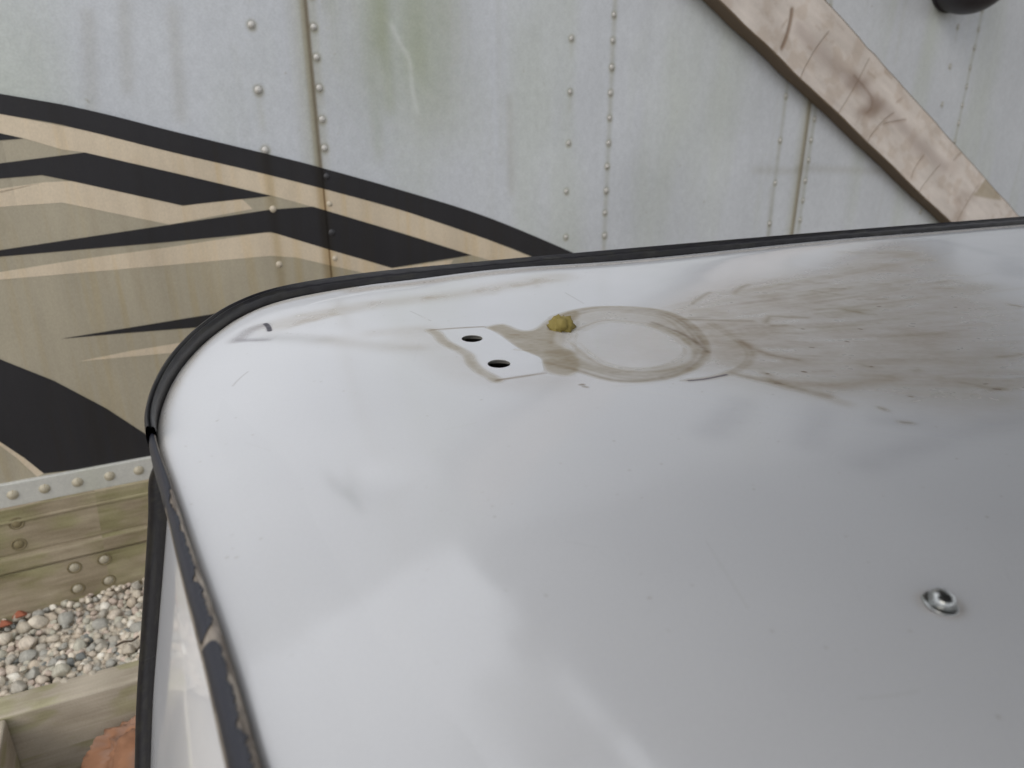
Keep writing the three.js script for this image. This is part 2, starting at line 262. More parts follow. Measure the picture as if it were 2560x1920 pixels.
// ---------------------------------------------------------------- plank across the wall
{
  const A = [[1.41,1.04],[2.541,0.43]], B = [[1.776,1.052],[2.998,0.397]], d = new THREE.Vector2(A[1][0] - A[0][0], A[1][1] - A[0][1]).normalize(), nrm = new THREE.Vector2(-d.y, d.x);
  const o = new THREE.Vector2(A[0][0], A[0][1]), loc = ([u, v]) => [(u - o.x) * d.x + (v - o.y) * d.y, (u - o.x) * nrm.x + (v - o.y) * nrm.y];
  const w0 = loc(B[0])[1], w1 = loc(B[1])[1], S0 = -0.85, S1 = 1.75, k = 2048 / (S1 - S0);
  const c = canvas(2048, 256), g = c.getContext('2d'), WT = 256 / k;
  g.fillStyle = 'rgb(208,199,191)'; g.fillRect(0, 0, 2048, 256);
  const bc = canvas(2048, 256), gb = bc.getContext('2d'); gb.fillStyle = 'rgb(150,150,150)'; gb.fillRect(0, 0, 2048, 256);
  perPixel(c, (x, y, p) => { const n = fbm(x / 60, y / 9, 4), b = fbm(x / 110, y / 45, 4), f = hash(x, y), e = sstep(fbm(x / 38 + 70, y / 30, 4), 0.5, 0.68); const v = (n - 0.5) * 18 + (b - 0.5) * 40 + (f - 0.5) * 12; p[0] += v - e * 9; p[1] += v - e * 12; p[2] += v - e * 15; });
  for (const [q, filt] of [[g, 1], [gb, 0]]) { q.setTransform(k, 0, 0, -k, -S0 * k, 256 - 0.02 * k); q.lineCap = 'round'; }
    const marks = [[[1.658,1.027],[1.66,0.979],[1.639,0.943]],[[1.931,0.877],[1.99,0.846],[2.046,0.804],[2.016,0.784]],[[2.097,0.75],[2.198,0.757]],[[2.322,0.65],[2.283,0.618],[2.282,0.589]],[[2.523,0.65],[2.488,0.628]],[[1.687,0.988],[1.808,0.916],[1.953,0.857],[2.115,0.781],[2.304,0.674],[2.453,0.606]]].map((m) => m.map(loc));
  layer(g, 0.01 * k, (s, h) => { s(marks[5], 0.026, 'rgba(140,124,116,0.42)'); [[0, 0.2], [2, 0.42], [3, 0.48], [5, 0.3]].forEach(([j, al], q) => { const [a, b] = marks[1][j] ?? marks[5][2]; h.fillStyle = `rgba(96,72,56,${al})`; h.beginPath(); h.ellipse(a, b, 0.03 + 0.01 * q, 0.013, 0.2 * q, 0, 7); h.fill(); }); for (let i = 0; i < 9; i++) { const a = rr(S0, S1), b = rr(0.03, 0.15); h.fillStyle = `rgba(120,98,84,${rr(0.12, 0.35)})`; h.beginPath(); h.ellipse(a, b, rr(0.02, 0.07), rr(0.006, 0.02), rr(-0.3, 0.3), 0, 7); h.fill(); } });
  layer(g, 0.0025 * k, (s, h) => {
    marks.slice(0, 5).forEach((m, i) => s(m, i < 1 ? 0.012 : 0.006, `rgba(105,80,60,${i < 1 ? 0.6 : 0.32})`));
    h.fillStyle = 'rgba(140,126,98,0.5)'; path(h, [[2.714,0.576],[2.668,0.515],[2.626,0.506],[2.832,0.474]].map(loc), true); h.fill();
    for (let i = 0; i < 26; i++) { const a = rr(S0, S1), b = rr(0, 0.18), l = rr(0.01, 0.05), q = rr(-0.4, 0.4) + (rnd() < 0.4 ? 1.2 : 0); s([[a, b], [a + Math.cos(q) * l, b + Math.sin(q) * l * 0.6]], rr(0.002, 0.006), `rgba(120,94,72,${rr(0.1, 0.35)})`); }
    for (let i = 0; i < 8; i++) { const a = S0 + (i + rnd()) * 0.31, b = [[a, 0], [a + rr(-0.02, 0.03), 0.06], [a + rr(-0.03, 0.06), rr(0.1, 0.18)]]; s(b, 0.0035, `rgba(112,86,64,${rr(0.2, 0.5)})`); gb.lineWidth = 0.003; path(gb, b); gb.stroke(); }
  });
  marks.slice(0, 5).forEach((m) => { gb.strokeStyle = 'rgb(60,60,60)'; gb.lineWidth = 0.005; path(gb, m); gb.stroke(); });
  g.filter = 'none';
  const t = texture(c); t.repeat.set(1 / (S1 - S0), 1 / WT); t.offset.set(-S0 / (S1 - S0), 0.02 / WT);
  const tb = texture(bc, false); tb.repeat.copy(t.repeat); tb.offset.copy(t.offset);
  const s = new THREE.Shape(), N = 60, wAt = (x) => lerp(w0, w1, x / 1.33);
  for (let i = 0; i <= N; i++) { const x = lerp(S0, S1, i / N); i ? s.lineTo(x, (fbm(x * 9, 3) - 0.5) * 0.006 + 0.004) : s.moveTo(x, 0.003); }
  for (let i = N; i >= 0; i--) { const x = lerp(S0, S1, i / N); s.lineTo(x, wAt(x) - 0.004 + (fbm(x * 26, 8) - 0.5) * 0.006); }
  const geo = new THREE.ExtrudeGeometry(s, { depth: 0.04, bevelEnabled: true, bevelSize: 0.004, bevelThickness: 0.004, bevelSegments: 3 });
  const p = base('wooden_plank', Nd[0] * DW, Nd[1] * DW, WALL_TURN);
  tag(p, 'weathered pale plank with peeling paint slanting across the trailer wall', 'plank');
  const m = part('board', geo, [std({ map: t, bumpMap: tb, bumpScale: 0.003, roughness: 0.8 }), std({ color: new THREE.Color(0.17, 0.125, 0.085), roughness: 0.9 })], p);
  m.position.set(o.x, o.y, 0.011); m.rotation.z = Math.atan2(d.y, d.x);
  const nail = std({ color: new THREE.Color(0.16, 0.09, 0.05), roughness: 0.7, metalness: 0.4 });
  for (const [a, b] of [[-0.7, 0.06], [-0.7, 0.13], [1.6, 0.06], [1.6, 0.13]]) { const q = part('nail', rivetGeo, nail, p), [x, y] = [o.x + d.x * a + nrm.x * b, o.y + d.y * a + nrm.y * b]; q.position.set(x, y, 0.0589); q.scale.setScalar(0.005); }
}

// ---------------------------------------------------------------- timber edging of the pit
const timberCanvas = canvas(1024, 256); timberCanvas.getContext('2d').fillRect(0, 0, 1024, 256);
perPixel(timberCanvas, (x, y, p) => {
  const n = fbm(x / 120, y / 4, 4), b = fbm(x / 90, y / 40, 3), f = hash(x, y), al = sstep(fbm(x / 80 + 5, y / 35 + 3, 3), 0.52, 0.75);
  const d = (n - 0.5) * 22 + (b - 0.5) * 44 + (f - 0.5) * 14; p[0] = 172 + d - al * 10; p[1] = 162 + d - al * 6; p[2] = 145 + d - al * 18; p[3] = 255;
});
const timberTex = texture(timberCanvas, true, true); timberTex.repeat.set(1.3, 4.5);
const timberMat = std({ map: timberTex, bumpMap: timberTex, bumpScale: 0.002, roughness: 0.9 });
{
  const t = base('timber_edging', PIT[0], PIT[1], PIT_TURN, FLOOR);
  tag(t, 'weathered timber edging boards holding back the gravel, set at a corner', 'edging');
  const H = 0.15, th = 0.052, plank = (l, x, z, turn) => { const m = part('board', mUV(new RoundedBoxGeometry(l, H + 0.03, th, 2, 0.005)), timberMat, t); m.position.set(x, (H - 0.03) / 2, z); m.rotation.y = turn; return m; };
  plank(PIT_A + 2 * th, PIT_A / 2, -th / 2, 0);
  plank(PIT_B, -th / 2, PIT_B / 2 + 0.002, Math.PI / 2); plank(PIT_B, PIT_A + th / 2, PIT_B / 2 + 0.002, Math.PI / 2); plank(PIT_A + 2 * th, PIT_A / 2, PIT_B + th / 2 + 0.004, 0);
}

// ---------------------------------------------------------------- gravel
{
  const bed = base('gravel', 0, 0); bed.userData.kind = 'structure';
  const shapes = Array.from({ length: 8 }, (_, k) => {
    let g = new THREE.IcosahedronGeometry(1, 2); g.deleteAttribute('normal'); g.deleteAttribute('uv'); g = mergeVertices(g, 1e-4);
    const p = g.attributes.position, v = new THREE.Vector3(), cut = Array.from({ length: 8 }, () => [new THREE.Vector3(rr(-1, 1), rr(-1, 1), rr(-1, 1)).normalize(), rr(0.5, 0.85)]);
    for (let i = 0; i < p.count; i++) { v.fromBufferAttribute(p, i); const s = 0.85 + 0.35 * fbm(v.x * 1.4 + k * 7, v.y * 1.4 + v.z * 1.9, 2); v.multiplyScalar(s); for (const [n, d] of cut) { const e = v.dot(n) - d; if (e > 0) v.addScaledVector(n, -e * 0.88); } p.setXYZ(i, v.x, v.y * 0.78, v.z * 0.84); }
    g.computeVertexNormals(); const uv = new Float32Array(p.count * 2); for (let i = 0; i < p.count; i++) { uv[i * 2] = p.getX(i) * 0.5 + 0.3 * p.getY(i); uv[i * 2 + 1] = p.getZ(i) * 0.5; } g.setAttribute('uv', new THREE.BufferAttribute(uv, 2)); return g;
  });
  const cols = [[0.52, 0.46, 0.37], [0.46, 0.41, 0.33], [0.57, 0.5, 0.41], [0.5, 0.43, 0.34], [0.42, 0.39, 0.33], [0.63, 0.57, 0.47], [0.36, 0.35, 0.31], [0.52, 0.43, 0.36], [0.46, 0.44, 0.36], [0.74, 0.7, 0.61], [0.2, 0.21, 0.2], [0.3, 0.1, 0.06]];
  const gc = canvas(128, 128); gc.getContext('2d').fillRect(0, 0, 128, 128); perPixel(gc, (x, y, p) => { const q = 205 + 70 * (fbm(x / 9, y / 9, 3) - 0.5) + 30 * (hash(x, y) - 0.5); p[0] = p[1] = p[2] = Math.min(255, q + 34); p[3] = 255; });
  const soilGrain = texture(gc, true, true);
  const mats = cols.map((c) => std({ color: new THREE.Color(...c).multiplyScalar(1.16), map: soilGrain, roughness: 0.9 }));
  const pick = () => { const r = rnd(); return r < 0.93 ? Math.floor(rnd() * 9) : r < 0.965 ? 9 : 10; };
  const wpos = (u, n) => [Wd[0] * u + Nd[0] * n, Wd[1] * u + Nd[1] * n];
  const q = new THREE.Quaternion(), e = new THREE.Euler(), list = [];
  const spot = (x, y, z, r) => ({ x, y, z, r, e: [rr(-0.5, 0.5), rr(0, 6.28), rr(-0.5, 0.5)], g: Math.floor(rnd() * 8), c: pick() });
  // the pebbles that can be told apart
  const keep = [];
  for (let tries = 0; tries < 9000 && keep.length < 300; tries++) {
    const u = rr(-0.27, 0.09), n = rr(1.185, 1.43), r = Math.pow(rnd(), 2.6) * 0.0105 + 0.0056, [x, z] = wpos(u, n);
    const da = (x - PIT[0]) * PB[0] + (z - PIT[1]) * PB[1]; if (da > -0.045) continue;
    if (keep.some((o) => Math.hypot(o.x - x, o.z - z) < (o.r + r) * 0.74)) continue;
    const heap = sstep(n, 1.34, 1.43) * 0.008; keep.push(spot(x, -0.012 + heap + r * 0.35 + rr(-0.003, 0.004), z, r));
  }
  for (const s of keep) { const m = part('pebble', shapes[s.g], mats[s.c], bed); m.position.set(s.x, s.y, s.z); m.rotation.set(...s.e); m.scale.setScalar(s.r * 1.12); }
  const brickMat = std({ color: new THREE.Color(0.3, 0.1, 0.055), roughness: 0.9 });
  for (const [x, z, r] of [[-0.8825, -1.128, 0.013], [-0.893, -1.103, 0.011]]) { const m = part('pebble', shapes[2], brickMat, bed, 'rust red pebble beside the trailer rail'); m.position.set(x, 0.004, z); m.scale.set(r * 1.35, r * 0.8, r); }
  // the mass of smaller ones between and beyond
  const rest = [];
  for (let i = 0; i < 16000; i++) { const [x, z] = wpos(rr(-1.0, 1.4), rr(1.1, 1.44)); if ((x - PIT[0]) * PB[0] + (z - PIT[1]) * PB[1] > -0.04) continue; rest.push(spot(x, -0.017 + rr(-0.004, 0.006), z, rr(0.005, 0.0095))); }
  for (let i = 0; i < 5000; i++) { const a = Math.pow(rnd(), 0.8) * PIT_A, b = Math.pow(rnd(), 1.5) * PIT_B, [x, z] = pit(a, b); if (b < 0.03 && a < 0.17) continue; rest.push(spot(x, FLOOR + rr(-0.004, 0.006), z, rr(0.006, 0.013))); }
  const low = new THREE.IcosahedronGeometry(1, 1); low.scale(1, 0.7, 0.8);
  const im = new THREE.InstancedMesh(mergeVertices(low), std({ color: 0xffffff, roughness: 0.9 }), rest.length);
  const mx = new THREE.Matrix4(), col = new THREE.Color();
  rest.forEach((s, i) => { mx.compose(new THREE.Vector3(s.x, s.y, s.z), q.setFromEuler(e.set(...s.e)), new THREE.Vector3(s.r, s.r, s.r)); im.setMatrixAt(i, mx); im.setColorAt(i, col.setRGB(...cols[Math.min(s.c, 10)]).multiplyScalar(rr(1.0, 1.25))); });
  im.name = 'fine_gravel'; im.userData.kind = 'stuff'; bed.add(im); im.castShadow = im.receiveShadow = true;
}
{ // dry twig on the gravel
  const c = new THREE.CatmullRomCurve3([new THREE.Vector3(0, 0, 0), new THREE.Vector3(0.012, 0.002, -0.004), new THREE.Vector3(0.026, 0.001, -0.003), new THREE.Vector3(0.036, 0.003, -0.009)]);
  const o = part('twig', new THREE.TubeGeometry(c, 16, 0.0018, 7), std({ color: new THREE.Color(0.07, 0.05, 0.035), roughness: 0.95 }), scene);
  o.position.set(-0.668, 0.009, -1.04); o.rotation.y = 0.35; tag(o, 'short dark twig lying on the pebbles beside the timber edging', 'twig');
}
{ // broken terracotta-coloured stone in the pit
  const g = new THREE.IcosahedronGeometry(1, 16); g.deleteAttribute('normal'); g.deleteAttribute('uv'); const m = mergeVertices(g, 1e-4), p = m.attributes.position, v = new THREE.Vector3(), c = [];
  const cut = Array.from({ length: 12 }, () => [new THREE.Vector3(rr(-1, 1), rr(-0.3, 1), rr(-1, 1)).normalize(), rr(0.66, 0.95)]);
  for (let i = 0; i < p.count; i++) {
    v.fromBufferAttribute(p, i); const a = v.clone(); v.multiplyScalar(0.86 + 0.3 * fbm(v.x * 2 + 3, v.y * 2 + v.z * 2.3, 4)); for (const [n, d] of cut) { const e = v.dot(n) - d; if (e > 0) v.addScaledVector(n, -e * 0.9); }
    const pitd = fbm(a.x * 6 + 3, a.y * 6 + a.z * 5, 4); v.addScaledVector(a, 0.5 * (pitd - 0.5) + 0.12 * (fbm(a.x * 15, a.y * 15 + a.z * 13, 3) - 0.5)); p.setXYZ(i, v.x * 0.112, v.y * 0.074, v.z * 0.066);
    const k = 0.4 + 1.1 * fbm(a.x * 4 + 9, a.z * 4 + a.y * 5, 5), w = sstep(fbm(a.x * 7 + 40, a.y * 7 + a.z * 6, 4), 0.5, 0.64); c.push(0.29 * k, lerp(0.145, 0.17, w) * k, lerp(0.08, 0.115, w) * k);
  }
  m.setAttribute('color', new THREE.Float32BufferAttribute(c, 3)); m.computeVertexNormals();
  const o = part('stone', m, std({ vertexColors: true, roughness: 0.95 }), scene);
  const [x, z] = pit(0.188, 0.056); o.position.set(x, FLOOR + 0.025, z); o.rotation.y = 0.3;
  tag(o, 'rough rust orange stone lying against the inside of the timber edging', 'stone');
}

// ---------------------------------------------------------------- white fibreglass box
const TOP = 0.725;
const box = base('fibreglass_box', 0.3, -0.35, 0, FLOOR);
tag(box, 'white glossy fibreglass box with stained lid and black rubber edge trim', 'storage box');
box.updateMatrixWorld(true);
const put = (o) => { o.position.x -= 0.3; o.position.y -= FLOOR; o.position.z += 0.35; return o; };
// outline of the lid in metres, seen from above (x, forward)
const outline = (() => {
  const ctl = [[-0.03, 0.09], [-0.078, 0.174], [-0.107, 0.228], [-0.142, 0.289], [-0.176, 0.349], [-0.2, 0.391], [-0.2135, 0.42], [-0.2265, 0.463], [-0.236, 0.516], [-0.2385, 0.58], [-0.231, 0.636], [-0.21, 0.68], [-0.146, 0.728], [-0.04, 0.773], [0.072, 0.815], [0.36, 0.917], [0.668, 1.018], [1.1, 1.16]];
  const c = new THREE.CatmullRomCurve3(ctl.map(([x, f]) => new THREE.Vector3(x, 0, -f)), false, 'centripetal');
  return c.getSpacedPoints(260);
})();
const iP1 = outline.reduce((b, p, i) => (Math.hypot(p.x + 0.203, p.z + 0.396) < Math.hypot(outline[b].x + 0.203, outline[b].z + 0.396) ? i : b), 0);
const near = [[1.25, 1.0], [1.2, 0.2], [1.0, -0.25], [0.5, -0.3], [0.2, -0.28], [0.1, -0.14]];
const crease = [[-90,337],[-83,342],[-75,344],[-55,348],[-35,352]].map(([x, f]) => [x / 1000, f / 1000]);
const segDist = (x, f, pts) => { let best = 9, at = 0; for (let i = 0; i < pts.length - 1; i++) { const [ax, ay] = pts[i], [bx, by] = pts[i + 1], t = clamp(((x - ax) * (bx - ax) + (f - ay) * (by - ay)) / ((bx - ax) ** 2 + (by - ay) ** 2), 0, 1), d = Math.hypot(x - ax - t * (bx - ax), f - ay - t * (by - ay)); if (d < best) { best = d; at = (i + t) / (pts.length - 1); } } return [best, at]; };
const leftRim = outline.filter((q, i) => i % 4 === 0 && (q.z > -0.74 || q.x < -0.12)).map((q) => [q.x, -q.z]);
const farRim = outline.filter((q, i) => i % 6 === 0 && q.x > -0.17 && q.z < -0.7).map((q) => [q.x, -q.z]);
function lidHeight(x, f) {
  const rim = segDist(x, f, leftRim)[0];
  let h = 0.003 - 0.0062 * Math.exp(-((rim / 0.09) ** 2)) - 0.0045 * sstep(x, -0.14, 0.12) * Math.exp(-((segDist(x, f, farRim)[0] / 0.03) ** 2)) + 0.0005 * (fbm(x * 12 + 31, f * 12 + 7, 2) - 0.5) + 0.00012 * (fbm(x * 46 + 3, f * 38, 2) - 0.5) + 0.0011 * Math.sin(x * 8.5 + f * 3.1 + 0.6) + 0.0008 * Math.sin(f * 10.3 - x * 4.4 + 1.9) + 0.0005 * Math.sin(x * 21 - f * 13) ;
  const [d, t] = segDist(x, f, crease); h -= 0.002 * Math.exp(-((d / 0.018) ** 2)) * Math.sin(Math.PI * clamp(t, 0, 1)) ** 1.5;
  const [d2] = segDist(x, f, [[-0.19, 0.578], [-0.144, 0.563], [-0.07, 0.54]]); h -= 0.0006 * Math.exp(-((d2 / 0.012) ** 2));
  return h;
}
// lid paint: x -0.26..0.78, forward 0.10..1.14
const LX = -260, LF = 100, LS = 1040, LP = 2048, lk = LP / LS;
const dirtC = canvas(LP, LP), paintC = canvas(LP, LP);
{
  const g = dirtC.getContext('2d'); g.setTransform(lk, 0, 0, -lk, -LX * lk, (LF + LS) * lk); g.lineCap = 'round'; g.lineJoin = 'round';
  const stroke = (pts, w, col, bl = 0) => { g.filter = bl ? `blur(${bl * lk}px)` : 'none'; g.strokeStyle = col; g.lineWidth = w; path(g, pts); g.stroke(); g.filter = 'none'; };
  const fill = (pts, col, bl = 0) => { g.filter = bl ? `blur(${bl * lk}px)` : 'none'; g.fillStyle = col; path(g, pts, true); g.fill(); g.filter = 'none'; };
  const TAN = (a) => `rgba(132,117,93,${a})`, DARK = (a) => `rgba(84,66,46,${a})`;
  fill([[126,617],[155,656],[212,716],[292,754],[347,810],[418,891],[471,909],[431,747],[423,661],[441,646],[312,432],[285,427],[261,440],[234,450],[194,458],[166,472],[154,490],[126,490],[71,512],[92,578]], TAN(0.26), 26); fill([[126,617],[155,656],[212,716],[292,754],[347,810],[418,891],[471,909],[431,747],[423,661],[441,646],[312,432],[285,427],[261,440],[234,450],[194,458],[166,472],[154,490],[126,490],[71,512],[92,578]], TAN(0.1), 10);
  layer(g, 1.7 * lk, (s) => { for (let i = 0; i < 200; i++) { const q = rnd(), f0 = lerp(490, 640, q) + rr(-10, 10), f1 = lerp(440, 930, q) + rr(-30, 30), x0 = rr(120, 330), k = (x0 - 120) / 480, x1 = x0 + rr(20, 190); s([[x0, lerp(f0, f1, k)], [(x0 + x1) / 2, lerp(f0, f1, (k + (x1 - 120) / 480) / 2) + rr(-8, 8)], [x1, lerp(f0, f1, (x1 - 120) / 480)]], rr(0.8, 6), TAN(rr(0.04, 0.16))); } });
  stroke([[178,475],[194,471],[209,469],[234,476],[258,482]], 15, TAN(0.3), 5); stroke([[170,478],[184,461],[198,453],[207,441]], 9, TAN(0.25), 3); stroke([[178,475],[194,471],[209,469],[234,476],[258,482]], 5, 'rgba(120,85,55,0.22)', 3);
  const edge = [[-194,596],[-176,613],[-141,638],[-95,659],[-46,680],[-3,709],[47,739]]; stroke(edge, 26, TAN(0.24), 8); layer(g, 2.5 * lk, (s) => { for (let i = 0; i < 46; i++) { const [x, f] = edge[Math.floor(rnd() * (edge.length - 1))], l = rr(10, 50); s([[x + rr(-4, 30), f + rr(-10, 16)], [x + l, f + l * 0.42 + rr(-10, 14)]], rr(1.5, 6), TAN(rr(0.06, 0.2))); } }); stroke([[-150, 705], [-60, 742], [47, 786], [200, 840], [400, 910], [700, 1015]], 16, TAN(0.34), 4);
  fill([[30,574],[34,606],[58,633],[91,639],[128,628],[143,590],[145,544],[136,514],[119,489],[97,473],[67,468],[44,489],[23,504]], TAN(0.3), 2.5); layer(g, 0.9 * lk, (s) => { const c = [84, 566], R0 = [[30,574],[34,606],[58,633],[91,639],[128,628],[143,590],[145,544],[136,514],[119,489],[97,473],[67,468],[44,489],[23,504]]; for (let i = 0; i < 26; i++) { const k = rr(0.72, 1.07), dx = rr(-4, 8), a = Math.floor(rnd() * 9), seg = [...R0, ...R0].slice(a, a + 4 + Math.floor(rnd() * 6)); s(seg.map(([x, f]) => [c[0] + (x - c[0]) * k + dx, c[1] + (f - c[1]) * k]), rr(0.6, 2.2), rnd() < 0.3 ? DARK(rr(0.08, 0.22)) : TAN(rr(0.14, 0.36))); } }); stroke([[30, 520], [50, 500], [70, 486], [96, 484], [122, 500]], 13, TAN(0.36), 2.5); fill([[148, 590], [164, 600], [178, 560], [176, 525], [164, 505], [140, 495], [148, 545]], TAN(0.24), 4); stroke([[30,574],[34,606],[58,633],[91,639],[128,628],[143,590],[145,544],[136,514],[119,489],[97,473],[67,468],[44,489],[23,504]], 4, TAN(0.42), 1.4); stroke([[30,574],[34,606],[58,633],[91,639],[128,628],[143,590],[145,544],[136,514],[119,489],[97,473],[67,468],[44,489],[23,504]].map(([x, f]) => [x * 0.97 + 2, f * 0.97 + 15]), 2, DARK(0.2), 1);
  { g.globalCompositeOperation = 'destination-out'; fill([[51,574],[69,602],[92,596],[114,590],[129,558],[133,527],[125,504],[105,489],[80,485],[63,495],[51,517],[44,544]], 'rgba(0,0,0,0.6)', 5); g.globalCompositeOperation = 'source-over'; }
  stroke([[51,574],[69,602],[92,596],[114,590],[129,558],[133,527],[125,504],[105,489],[80,485],[63,495],[51,517],[44,544]], 2.5, TAN(0.4), 1.2); stroke([[51,574],[69,602],[92,596],[114,590],[129,558],[133,527],[125,504],[105,489],[80,485],[63,495],[51,517],[44,544]].map(([x, f]) => [x * 0.86 + 12, f * 0.9 + 55]), 1.6, TAN(0.22), 1);
  fill([[-21,579],[-10,591],[-2,584],[6,571],[18,572],[28,601],[44,620],[56,628],[55,607],[41,583],[30,557],[33,538],[48,523],[44,477],[22,483],[21,511],[15,520],[6,530],[-3,549],[-11,567]], TAN(0.64), 1.6); stroke([[112,594],[127,574],[137,551],[141,527]], 3, DARK(0.5), 1); stroke([[112,594],[127,574],[137,551],[141,527]].map(([x, f]) => [x - 3, f - 6]), 5, TAN(0.35), 2);
  stroke([[160,592],[172,555],[175,527],[163,501],[144,485],[129,476],[115,473]], 3.6, TAN(0.45), 1.5); stroke([[160,592],[172,555],[175,527],[163,501],[144,485],[129,476],[115,473]].map(([x, f]) => [x - 4, f]), 2, TAN(0.3), 0.8); stroke([[116,473],[125,475],[133,479],[144,485]], 1.7, 'rgba(50,44,58,0.8)', 0.5);
  stroke([[171,551],[179,528],[191,519],[202,515]], 8, TAN(0.34), 2.5); stroke([[171,551],[179,528],[191,519],[202,515]], 3, DARK(0.2), 1.2); stroke([[148,489],[162,478],[176,471],[189,461],[201,453]], 7, TAN(0.35), 2.5); stroke([[148,489],[162,478],[176,471],[189,461],[201,453]], 2, DARK(0.2), 1);
  stroke([[-70, 560], [-40, 520], [-20, 480], [20, 476]], 46, TAN(0.1), 9); stroke([[-110, 566], [-66, 575]], 12, TAN(0.16), 5);
  // clean footprint of the fitting that was taken off
  g.globalCompositeOperation = 'destination-out'; fill([[-53,571],[-38,577],[-22,580],[-15,572],[-8,560],[-1,544],[6,530],[15,520],[21,513],[21,498],[22,486],[6,481],[-10,473],[-17,481],[-21,487],[-29,509],[-30,520],[-37,532],[-50,551]], 'rgba(0,0,0,0.96)', 0.3); g.globalCompositeOperation = 'source-over';
  stroke([[-63,572],[-57,566],[-53,551],[-45,538],[-35,526],[-30,517],[-29,507],[-25,495],[-20,486],[-15,480],[-10,472]], 8, TAN(0.52), 1.4); for (const p of [[[-63,573],[-45,578],[-22,582]],[[-10,472],[6,478],[22,484]]]) stroke(p, 2.2, DARK(0.46), 0.6);
  stroke([[-1, 563], [5, 562]], 3, TAN(0.4), 0.7); stroke([[2, 530], [14, 527]], 2, TAN(0.35), 0.6);
  for (const p of [[[200,677],[211,702],[222,708]],[[154,643],[165,664],[179,682]],[[256,631],[267,637],[283,634]],[[282,631],[293,624]],[[203,595],[212,613]],[[214,613],[243,610]],[[206,589],[220,591]],[[245,506],[250,503]],[[296,475],[304,471],[311,464],[320,462]],[[306,461],[318,465]],[[427,643],[433,638]],[[347,521],[357,522],[368,526]],[[170,490],[174,485]],[[137,602],[167,599],[194,600]],[[226,436],[228,431]],[[229,415],[235,414]],[[424,802],[440,798]],[[172,478],[176,471]],[[274,688],[294,677]],[[304,661],[330,664]],[[275,496],[280,499]]]) { stroke(p, rr(3, 6), TAN(0.36), 2); stroke(p, rr(0.9, 1.8), DARK(rr(0.12, 0.3)), 0.9); }
  for (const p of [[228,582],[220,541],[249,504],[198,493],[274,584],[252,555],[313,641],[377,638],[173,472],[172,488],[46,461],[44,464],[252,453],[312,464],[310,472]]) { stroke([p, [p[0] + rr(1, 3), p[1] + rr(-1, 1)]], rr(1.4, 2.8), DARK(rr(0.35, 0.7)), 0.4); }
  for (const p of [[[475,918],[401,848],[330,788],[290,747]],[[479,909],[505,873],[516,825]],[[141,440],[124,411],[113,398]],[[190,432],[177,411],[164,385]],[[218,420],[228,413],[244,415]],[[306,422],[262,404],[223,383],[186,362]],[[521,802],[492,767],[476,722],[510,760]]]) stroke(p, rr(12, 20), 'rgba(122,122,128,0.13)', 6);
  const sc = [[[-212,564],[-210,578],[-209,594],[-201,601]],[[-208,565],[-198,564],[-187,563]],[[-189,570],[-164,564],[-142,555]],[[-142,555],[-117,546],[-93,534],[-67,534]]]; stroke(sc[0], 9, 'rgba(88,82,80,0.42)', 3); stroke(sc[1], 6, 'rgba(80,76,80,0.4)', 2.4); stroke(sc[2], 14, 'rgba(120,112,104,0.22)', 6); stroke(sc[3], 14, TAN(0.16), 6);
  stroke([[-201,605],[-196,598],[-192,586]], 4, 'rgba(40,38,46,0.9)', 0.4);
  for (const p of [[[-184,473],[-184,486],[-181,497]],[[-85,624],[-65,596]],[[48,682],[62,647]]]) stroke(p, 0.9, 'rgba(120,116,112,0.35)', 0.3);
  // grime against the moulding and the rubber
  stroke([[-236, 560], [-228, 480], [-204, 400], [-176, 345], [-120, 245], [-70, 155]], 7, TAN(0.4), 2.2);
  stroke([[-236, 560], [-234, 620], [-214, 670], [-150, 720]], 8, TAN(0.42), 2.4);
  // small scattered streaks inside the dusty part, and fine scratches everywhere
  const W = [[126,617],[155,656],[212,716],[292,754],[347,810],[418,891],[471,909],[431,747],[423,661],[441,646],[312,432],[285,427],[261,440],[234,450],[194,458],[166,472],[154,490],[126,490],[71,512],[92,578]], inW = (x, f) => inside(x, f, W);
  layer(g, 0.9 * lk, (s) => { for (let i = 0; i < 300; i++) { const x = rr(120, 640), f = rr(420, 900); if (!inW(x, f)) continue; const l = rr(2, 26), a = rr(-0.35, 0.5); s([[x, f], [x + Math.cos(a) * l, f + Math.sin(a) * l * 0.6]], rr(0.6, 3), rnd() < 0.2 ? DARK(rr(0.08, 0.26)) : TAN(rr(0.08, 0.24))); } });
  layer(g, 7 * lk, (s, h) => { for (let i = 0; i < 26; i++) { const x = rr(150, 560), f = rr(450, 840); if (!inW(x, f)) continue; h.fillStyle = TAN(rr(0.1, 0.24)); h.beginPath(); h.ellipse(x, f, rr(12, 42), rr(6, 20), rr(-0.3, 0.5), 0, 7); h.fill(); } });
  layer(g, 0.4 * lk, (s) => {
    for (let i = 0; i < 70; i++) { const x = rr(-220, 500), f = rr(150, 800), l = rr(6, 50), a = rr(0, 3.1); s([[x, f], [x + Math.cos(a) * l * 0.5, f + Math.sin(a) * l * 0.5 + rr(-2, 2)], [x + Math.cos(a) * l, f + Math.sin(a) * l]], rr(0.3, 0.8), `rgba(130,128,124,${rr(0.03, 0.1)})`); }
    for (let i = 0; i < 420; i++) { const x = rr(-200, 560), f = rr(150, 800); s([[x, f], [x + rr(-0.8, 0.8), f + 0.5]], rr(0.3, 0.9), `rgba(96,84,66,${rr(0.06, 0.34)})`); }
  });
  const [bx, bf] = [167,247]; g.filter = `blur(${1.6 * lk}px)`; g.fillStyle = 'rgba(150,128,104,0.25)'; g.beginPath(); g.arc(bx, bf, 8.5, 0, 7); g.fill(); g.filter = 'none';
}
const roughC = canvas(LP, LP);
